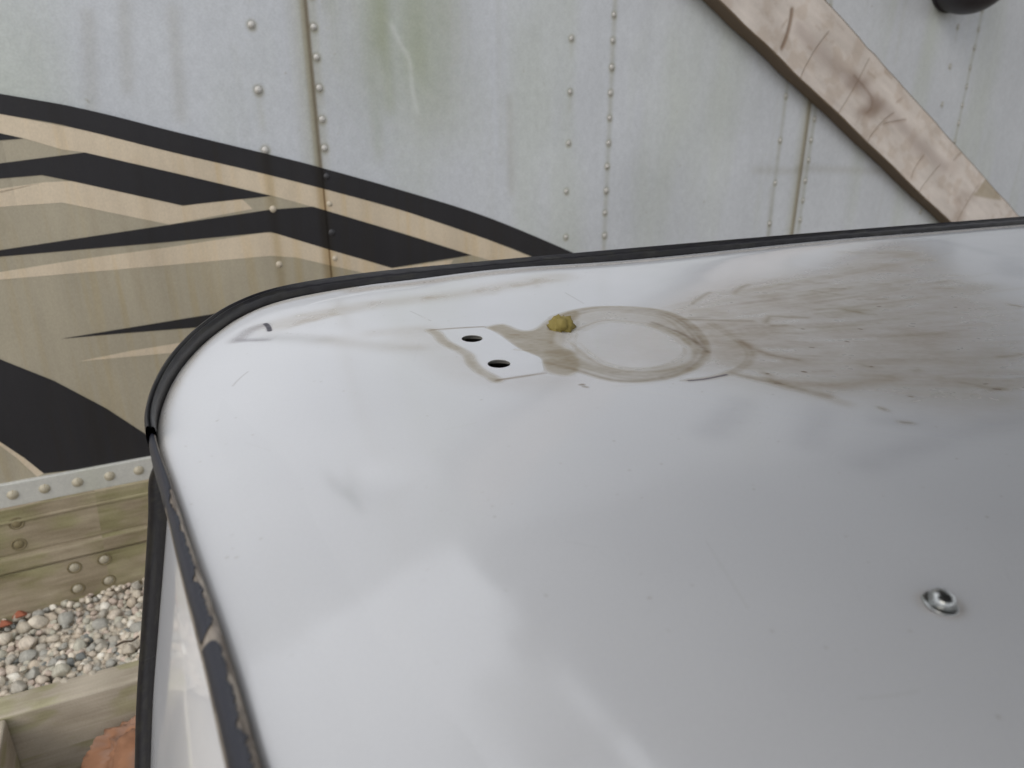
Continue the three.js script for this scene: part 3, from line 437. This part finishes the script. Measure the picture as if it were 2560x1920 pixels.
{
  const D = dirtC.getContext('2d').getImageData(0, 0, LP, LP).data, gp = paintC.getContext('2d'), gr = roughC.getContext('2d');
  const ip = gp.createImageData(LP, LP), ir = gr.createImageData(LP, LP);
  for (let y = 0, i = 0; y < LP; y++) for (let x = 0; x < LP; x++, i += 4) {
    const gr1 = 0.86 + 0.2 * (vnoise(x / 7, y / 4.5) - 0.3) + 0.34 * (vnoise(x / 40, y / 22 + 40) - 0.45), a = clamp((D[i + 3] / 255) * gr1, 0, 1), n = (fbm(x / 150, y / 150, 2) - 0.5) * 7 + (hash(x, y) - 0.5) * 3;
    const B = [213 + n, 214 + n, 216 + n * 0.9];
    for (let c = 0; c < 3; c++) ip.data[i + c] = clamp(B[c] * (1 - a) + D[i + c] * a, 0, 255);
    ip.data[i + 3] = 255;
    ir.data[i] = ir.data[i + 1] = ir.data[i + 2] = clamp(27 + a * 160 + (fbm(x / 26 + y / 60, y / 110, 3) - 0.5) * 26 + (vnoise(x / 5, y / 5) - 0.5) * 6, 0, 255); ir.data[i + 3] = 255;
  }
  gp.putImageData(ip, 0, 0); gr.putImageData(ir, 0, 0);
}
const lidMat = phys({ map: texture(paintC), roughnessMap: texture(roughC, false), roughness: 1, specularIntensity: 1, ior: 1.62 });
const shellMat = phys({ color: new THREE.Color(0.72, 0.725, 0.745), roughness: 0.07, ior: 1.5 });
const innerMat = std({ color: new THREE.Color(0.5, 0.49, 0.45), roughness: 0.9 });
{
  // closed lid: rings around a middle point, edge rolled down, flat underside
  const rim = [...outline, ...near.map(([x, f]) => new THREE.Vector3(x, 0, -f))];
  const full = []; for (let i = 0; i < rim.length; i++) { const a = rim[i], b = rim[(i + 1) % rim.length], n = Math.max(1, Math.round(a.distanceTo(b) / 0.03)); for (let k = 0; k < n; k++) full.push(a.clone().lerp(b, k / n)); }
  const cx = 0.35, cz = -0.42, n = full.length, ts = []; for (let i = 1; i <= 170; i++) ts.push(Math.pow(i / 170, 0.85));
  const p = [cx, TOP + lidHeight(cx, -cz), cz], uv = [], ix = [];
  const edgeDrop = (dist) => { const r = 0.006, e = clamp(r - dist, 0, r); return r - Math.sqrt(r * r - e * e); };
  const push = (x, y, z) => p.push(x, y, z);
  for (const t of ts) for (const q of full) { const x = lerp(cx, q.x, t), z = lerp(cz, q.z, t), L = Math.hypot(q.x - cx, q.z - cz); push(x, TOP + lidHeight(x, -z) - edgeDrop((1 - t) * L), z); }
  const rings = ts.length;
  for (const q of full) push(q.x, TOP - 0.0138, q.z);
  for (const q of full) push(lerp(cx, q.x, 0.93), TOP - 0.0008, lerp(cz, q.z, 0.955)); // thin skin: the underside follows 3 to 4 mm below
  const bottom = p.length / 3; push(cx, TOP - 0.0008, cz);
  for (let j = 0; j < n; j++) ix.push(0, 1 + j, 1 + ((j + 1) % n));
  for (let r = 0; r <= rings; r++) for (let j = 0; j < n; j++) { const a = 1 + r * n + j, b = 1 + r * n + ((j + 1) % n); ix.push(a, a + n, b, b, a + n, b + n); }
  for (let j = 0; j < n; j++) ix.push(bottom, 1 + (rings + 1) * n + ((j + 1) % n), 1 + (rings + 1) * n + j);
  for (let i = 0; i < p.length; i += 3) uv.push((p[i] * 1000 - LX) / LS, (-p[i + 2] * 1000 - LF) / LS);
  // the ring order must face up
  let area = 0; for (let j = 0; j < n; j++) { const a = full[j], b = full[(j + 1) % n]; area += a.x * b.z - b.x * a.z; }
  if (area > 0) for (let i = 0; i < ix.length; i += 3) [ix[i + 1], ix[i + 2]] = [ix[i + 2], ix[i + 1]];
  const g = new THREE.BufferGeometry(); g.setAttribute('position', new THREE.Float32BufferAttribute(p, 3)); g.setAttribute('uv', new THREE.Float32BufferAttribute(uv, 2)); g.setIndex(ix); g.computeVertexNormals();
  const ev = new Evaluator(); ev.useGroups = true;
  let lid = new Brush(g, lidMat); lid.updateMatrixWorld(true);
  for (const [x, f] of [[-30,554],[-9,502]]) {
    const under = new Brush(new THREE.CylinderGeometry(0.014, 0.014, 0.03, 40), innerMat); under.position.set(x / 1000, TOP + lidHeight(x / 1000, f / 1000) - 0.0155, -f / 1000); under.updateMatrixWorld(true);
    lid = ev.evaluate(lid, under, SUBTRACTION); lid.updateMatrixWorld(true);
    const c = new Brush(new THREE.CylinderGeometry(0.0079, 0.0079, 0.06, 40), innerMat); c.position.set(x / 1000, TOP - 0.01, -f / 1000); c.updateMatrixWorld(true);
    lid = ev.evaluate(lid, c, SUBTRACTION); lid.updateMatrixWorld(true);
  }
  lid.material = Array.isArray(lid.material) ? lid.material : [lid.material];
  const m = part('lid', lid.geometry, lid.material, box, 'white lid with tan dirt rings and two drilled holes'); put(m);
}
const outward = (i, pts) => { const a = pts[Math.max(0, i - 1)], b = pts[Math.min(pts.length - 1, i + 1)], d = b.clone().sub(a).normalize(); return new THREE.Vector3(d.z, 0, -d.x).multiplyScalar(1); };
const rubC = canvas(1024, 128); rubC.getContext('2d').fillRect(0, 0, 1024, 128); perPixel(rubC, (x, y, p) => { const n = fbm(x / 14, y / 10, 4), c = sstep(fbm(x / 50 + 8, y / 12, 4), 0.5, 0.72); const v = 28 + (n - 0.5) * 14 + c * 12; p[0] = v; p[1] = v - 1; p[2] = v + 3 - c * 6; p[3] = 255; });
const rubTex = texture(rubC, true, true); rubTex.repeat.set(2.5, 1);
const rubber = std({ map: rubTex, roughness: 0.34, bumpMap: vinylTex, bumpScale: 0.0004 });
{ // black rubber along the far edge and round the corner
  const pts = outline.slice(iP1), path3 = pts.map((q, i) => ({ p: new THREE.Vector3(q.x, TOP, q.z), o: outward(i, pts) }));
  const mm = (l) => l.map(([a, b]) => [a / 1000, b / 1000]);
  const prof = mm([[-2.4, -2], [-2.6, 2.4], [-1.8, 5.2], [-0.2, 6.6], [1.2, 6.2], [1.9, 4.8], [2.6, 6.1], [4.2, 7.4], [6, 6.9], [7.5, 4.6], [8, 1], [7.4, -6], [5, -12], [0.5, -12.5]]);
  put(part('edge_trim', sweep(path3, prof, (i) => lerp(0.55, 1, sstep(i, 0, 40))), rubber, box, 'black rubber trim round the far edge and corner of the lid'));
}
// left edge moulding, worn through
const side = outline.slice(0, iP1 + 1).reverse(), sideLen = []; side.reduce((s, q, i) => (sideLen.push(i ? (s += q.distanceTo(side[i - 1])) : 0), s), 0);
const sideO = side.map((_, i) => outward(i, side).multiplyScalar(-1));
const taper = (i) => lerp(0.42, 0.92, sstep(sideLen[i], 0, 0.24));
const arcP = [[-1.5, 0.2], [-0.5, 1.2], [1.5, 1.5], [3.6, 0.6], [5.4, -1.2], [7, -3.6], [8, -6.4], [8.5, -9.4], [8.6, -12.5]].map(([a, b]) => [a / 1000, b / 1000]);
const alongArc = (q) => { const x = clamp(q, 0, 1) * (arcP.length - 1), i = Math.min(arcP.length - 2, Math.floor(x)), t = x - i; return [lerp(arcP[i][0], arcP[i + 1][0], t), lerp(arcP[i][1], arcP[i + 1][1], t)]; };
const mouldC = canvas(1024, 256); mouldC.getContext('2d').fillRect(0, 0, 1024, 256);
perPixel(mouldC, (x, y, p) => { const n = fbm(x / 40, y / 12, 4), f = hash(x, y), q = y / 256, d = sstep(fbm(x / 30 + 4, y / 30, 3), 0.45, 0.62); const v = (n - 0.5) * 44 + (f - 0.5) * 18; p[0] = 140 + v - d * 30; p[1] = 131 + v - d * 30; p[2] = 120 + v - d * 28; p[3] = 255; });
const mouldTex = texture(mouldC, true, true); mouldTex.repeat.set(3, 1);
const moulding = (() => {
  const path3 = side.map((q, i) => ({ p: new THREE.Vector3(q.x, TOP, q.z), o: sideO[i] }));
  return put(part('side_moulding', sweep(path3, [...arcP, [0.004, -0.0135], [-0.002, -0.0135]], taper), std({ map: mouldTex, roughness: 0.55, bumpMap: mouldTex, bumpScale: 0.0006 }), box, 'worn tan edge moulding with flaking dark insert'));
})();
{
  const N = 420, K = 6, total = sideLen[sideLen.length - 1], at = (s) => { let i = 0; while (i < side.length - 2 && sideLen[i + 1] < s) i++; const t = clamp((s - sideLen[i]) / (sideLen[i + 1] - sideLen[i]), 0, 1); return { p: side[i].clone().lerp(side[i + 1], t), o: sideO[i].clone().lerp(sideO[i + 1], t).normalize(), k: lerp(taper(i), taper(i + 1), t) }; };
  const torn = (s) => { // inner and outer edge of the dark insert, as fractions across the moulding
    const n1 = fbm(s * 130, 3, 3) - 0.5, n2 = fbm(s * 90, 11, 3) - 0.5, saw = (fbm(s * 520, 5, 3) - 0.5) * 0.2;
    if (s < 0.07) return [0.08, 0.96];
    let a = 0.2 + n1 * 0.1 + saw * 0.8, b = 0.7 + n2 * 0.06;
    a += 0.16 * Math.exp(-(((s - 0.083) / 0.01) ** 2)) + 0.2 * Math.exp(-(((s - 0.152) / 0.003) ** 2)) + 0.55 * Math.exp(-(((s - 0.19) / 0.0034) ** 2)) + 0.3 * Math.max(0, fbm(s * 260, 21, 2) - 0.62);
    return [a, b];
  };
  const bits = []; let run = [];
  const flush = () => { if (run.length > 3) { const r = run, g = grid(K, r.length - 1, (u, v) => { const q = r[Math.round(v * (r.length - 1))], f = at(q.s), lift = 0.0009 * Math.sin(Math.PI * (0.06 + 0.88 * u)) ** 0.3; const [a, b] = alongArc(lerp(q.a, q.b, u)); return [f.p.x + f.o.x * (a * f.k + lift * 0.6), TOP + b + lift, f.p.z + f.o.z * (a * f.k + lift * 0.6)]; }); bits.push(g); } run = []; };
  for (let i = 0; i <= N; i++) { const s = (i / N) * Math.min(total, 0.34), [a, b] = torn(s); if (b - a < 0.06) flush(); else run.push({ s, a, b }); }
  flush();
  const ins = std({ color: new THREE.Color(0.016, 0.017, 0.026), roughness: 0.45, side: THREE.DoubleSide });
  for (const g of bits) part('rubber_insert', g, ins, moulding, 'flaking dark rubber insert');
}
{ // side, rear, right and front panels under the lid
  const y0 = 0, T = TOP - 0.0145, P1 = [-0.206, 0.402], drop = T - FLOOR, slope = [-0.085 / 0.288, 0.0505 / 0.288];
  const rearTop = outline.slice(iP1 + 3).filter((q) => q.x < 0.66).map((q, i, l) => { const o = outward(i, l); return new THREE.Vector3(q.x - o.x * 0.014, 0, q.z - o.z * 0.014); }), rearEnd = rearTop[rearTop.length - 1];
  const top = { rl: [P1[0] + 0.0086, P1[1] + 0.0048], fl: [0.0835, -0.095], rr: [rearEnd.x, -rearEnd.z], fr: [0.9, -0.18] };
  const seal = [P1[0] + slope[0] * drop, P1[1] + slope[1] * drop], bot = { rl: [seal[0] + 0.0086, seal[1] + 0.0048], fl: [-0.1, -0.31], rr: [0.68, 1.0], fr: [1.0, -0.3] };
  // the rear left corner bows out a little below the lid
  const S = [[0.715, -0.2072, 0.3988], [0.69, -0.2193, 0.4111], [0.67, -0.2233, 0.4118], [0.575, -0.2493, 0.4215], [0.51, -0.2646, 0.4214], [0.43, -0.2811, 0.4211]];
  S.push([0.2, -0.335, 0.43], [FLOOR, -0.42, 0.444]);
  const rearC = new THREE.CatmullRomCurve3(S.map(([y, x, f]) => new THREE.Vector3(x, y, -f))), rearAt = (v) => rearC.getPoint(v);
  const panel = (name, a, b, label) => put(part(name, grid(24, 60, (u, v) => {
    const edge = (k) => { if (k === 'rl') { const q = rearAt(v); return [q.x + 0.0105, Math.min(q.y, T), q.z - 0.003]; } return [lerp(top[k][0], bot[k][0], v), lerp(T, FLOOR, v), -lerp(top[k][1], bot[k][1], v)]; };
    const p = edge(a), q = edge(b); return [lerp(p[0], q[0], u), lerp(p[1], q[1], u), lerp(p[2], q[2], u)];
  }), shellMat, box, label));
  panel('side_panel', 'fl', 'rl', 'glossy white side panel that mirrors the gravel'); {
    const c = new THREE.CatmullRomCurve3(rearTop.filter((_, i) => i % 3 === 0 || i === rearTop.length - 1));
    put(part('rear_panel', grid(80, 20, (u, v) => { const a = c.getPoint(u), e = rearAt(v), w = [lerp(e.x + 0.0105, lerp(top.rr[0], bot.rr[0], v), u), lerp(e.z - 0.003, -lerp(top.rr[1], bot.rr[1], v), u)], k = sstep(v, 0.02, 0.5); return [lerp(a.x, w[0], k), lerp(T, FLOOR, v), lerp(a.z, w[1], k)]; }), shellMat, box));
  } panel('right_panel', 'rr', 'fr'); panel('front_panel', 'fr', 'fl');
  // rubber seal down the rear left edge
  const g = grid(28, 80, (u, v) => { const p = rearAt(v), a = u * Math.PI * 2, rad = (0.0052 + 0.0009 * Math.cos(a * 3 + 0.6)) * lerp(0.62, 1.06, sstep(v, 0, 0.12)); return [p.x + 0.0054 + Math.cos(a) * rad, p.y - 0.002, p.z + Math.sin(a) * rad]; }, (u, v) => [v, u]);
  put(part('edge_seal', g, rubber, box, 'black rubber seal down the rear left edge'));
}
{ // bolt with washer
  const [x, f] = [167,247], b = new THREE.Group(); b.name = 'bolt'; b.position.set(x / 1000, TOP + lidHeight(x / 1000, f / 1000), -f / 1000); box.add(b); put(b); b.rotation.set(0.1, 0.5, -0.16);
  const steel = std({ color: new THREE.Color(0.42, 0.43, 0.42), metalness: 1, roughness: 0.3 });
  const lathe = (l, n = 40) => new THREE.LatheGeometry(l.map(([a, c]) => new THREE.Vector2(a / 1000, c / 1000)), n);
  part('washer', lathe([[3, -0.6], [6.6, -0.6], [7.1, 0], [6.9, 0.7], [6.2, 1.1], [3, 1.2]]), steel, b);
  part('bolt_head', lathe([[4.9, 1], [5, 2.2], [4.7, 3.6], [3.9, 4.7], [2.6, 5.4], [1.2, 5.75], [0, 5.8]], 36), steel, b);
}
{ // crumb of old yellow sealant
  const [x, f] = [39,580]; let g = new THREE.IcosahedronGeometry(1, 5); g.deleteAttribute('uv'); g.deleteAttribute('normal'); g = mergeVertices(g, 1e-4);
  const p = g.attributes.position, v = new THREE.Vector3();
  for (let i = 0; i < p.count; i++) { v.fromBufferAttribute(p, i); const s = 0.62 + 0.5 * fbm(v.x * 2.2 + 5, v.y * 2 + v.z * 2.4, 2) + 0.6 * (fbm(v.x * 5 + 9, v.y * 5 + v.z * 4.4, 3) - 0.42); p.setXYZ(i, v.x * s * 0.0105, Math.max(-0.2, v.y) * s * 0.0085, v.z * s * 0.013); }
  g.computeVertexNormals();
  const m = part('sealant_lump', g, std({ color: new THREE.Color(0.27, 0.21, 0.055), roughness: 0.8 }), box, 'crumb of yellow sealant'); m.position.set(x / 1000, TOP + lidHeight(x / 1000, f / 1000) + 0.001, -f / 1000); put(m);
}

// ---------------------------------------------------------------- roof overhead, out of frame: it shades the right half and shows in the lid's gloss
{
  const roof = base('carport_roof', Nd[0] * DW, Nd[1] * DW, WALL_TURN);
  tag(roof, 'flat sheet metal carport roof on posts spanning over the trailer', 'roof');
  const sh = std({ color: new THREE.Color(0.16, 0.155, 0.15), roughness: 0.8 }), wood = std({ color: new THREE.Color(0.2, 0.16, 0.12), roughness: 0.9 });
  const X0 = 1.08, X1 = 5.6, Z0 = -2, Z1 = DW + 1.0, Y = 2.42;
  const s = new THREE.Shape(), n = 120; for (let i = 0; i <= n; i++) { const x = lerp(X0, X1, i / n), y = 0.012 * Math.sin((x - X0) * 40); i ? s.lineTo(x, y) : s.moveTo(x, y); } for (let i = n; i >= 0; i--) { const x = lerp(X0, X1, i / n); s.lineTo(x, 0.003 + 0.012 * Math.sin((x - X0) * 40)); }
  part('roof_sheet', new THREE.ExtrudeGeometry(s, { depth: Z1 - Z0, bevelEnabled: false }).translate(0, Y + 0.06, Z0), sh, roof);
  part('plastic_sheet', grid(40, 6, (u, v) => [lerp(0.7, 0.985, u), Y + 0.045 + 0.006 * Math.sin(u * 45), lerp(DW - 1.66, DW - 1.2, v)]), phys({ color: 0xd0d0cc, transmission: 0.35, roughness: 1, thickness: 0, side: THREE.DoubleSide }), roof, 'milky plastic roofing sheet');
  part('bracket', new RoundedBoxGeometry(0.2, 0.008, 0.18, 2, 0.003).translate(1.02, Y + 0.04, DW - 1.71), wood, roof); part('bracket', new RoundedBoxGeometry(0.46, 0.02, 0.025, 2, 0.003).translate(0.9, Y + 0.03, DW - 1.345), wood, roof);
  for (let i = 0; i < 5; i++) part('rafter', new RoundedBoxGeometry(X1 - X0 - 0.1, 0.1, 0.05, 2, 0.004).translate((X0 + X1) / 2, Y - 0.004, lerp(Z0 + 0.1, Z1 - 0.1, i / 4)), wood, roof);
  for (const [x, z] of [[X0 + 0.2, Z0 + 0.1 - 0.05], [X1 - 0.2, Z0 + 0.05], [X0 + 0.5, Z1 - 0.1], [X1 - 0.1, Z1 - 0.1]]) part('post', new RoundedBoxGeometry(0.09, Y - 0.03, 0.09, 2, 0.006).translate(x, (Y - 0.05) / 2 - 0.02, z), wood, roof);
}

{ // tarpaulin stretched low over the near right of the lid, out of frame: its soft shade lies on the lid
  const g = base('tarpaulin_canopy', Nd[0] * DW, Nd[1] * DW, WALL_TURN);
  tag(g, 'dark tarpaulin canopy stretched on a pole frame in front of the white box', 'canopy');
  const cloth = std({ color: new THREE.Color(0.035, 0.037, 0.04), roughness: 0.95, side: THREE.DoubleSide }), pole = std({ color: new THREE.Color(0.3, 0.3, 0.3), roughness: 0.5, metalness: 0.5 });
  const U0 = -0.222, U1 = 1.098, N0 = DW - 0.305, N1 = DW + 0.76, Y = 1.1;
  part('cloth', grid(24, 24, (u, v) => [lerp(U0, U1, u), Y + 0.03 - 0.03 * Math.sin(Math.PI * u) * Math.sin(Math.PI * v), lerp(N0, N1, v)]), cloth, g);
  const bar = (a, b) => { const d = new THREE.Vector3().subVectors(b, a), m = part('pole', new THREE.CylinderGeometry(0.012, 0.012, d.length(), 14), pole, g); m.position.copy(a).addScaledVector(d, 0.5); m.quaternion.setFromUnitVectors(new THREE.Vector3(0, 1, 0), d.normalize()); };
  const v = (x, y, z) => new THREE.Vector3(x, y, z), y1 = Y + 0.045;
  bar(v(U0, y1, N0), v(U1, y1, N0)); bar(v(U0, y1, N1), v(U1, y1, N1)); bar(v(U0, y1, N0), v(U0, y1, N1)); bar(v(U1, y1, N0), v(U1, y1, N1));
  bar(v(U0, -0.1, N1), v(U0, y1, N1)); bar(v(U1, -0.1, N1), v(U1, y1, N1)); 
}

renderer.render(scene, camera);
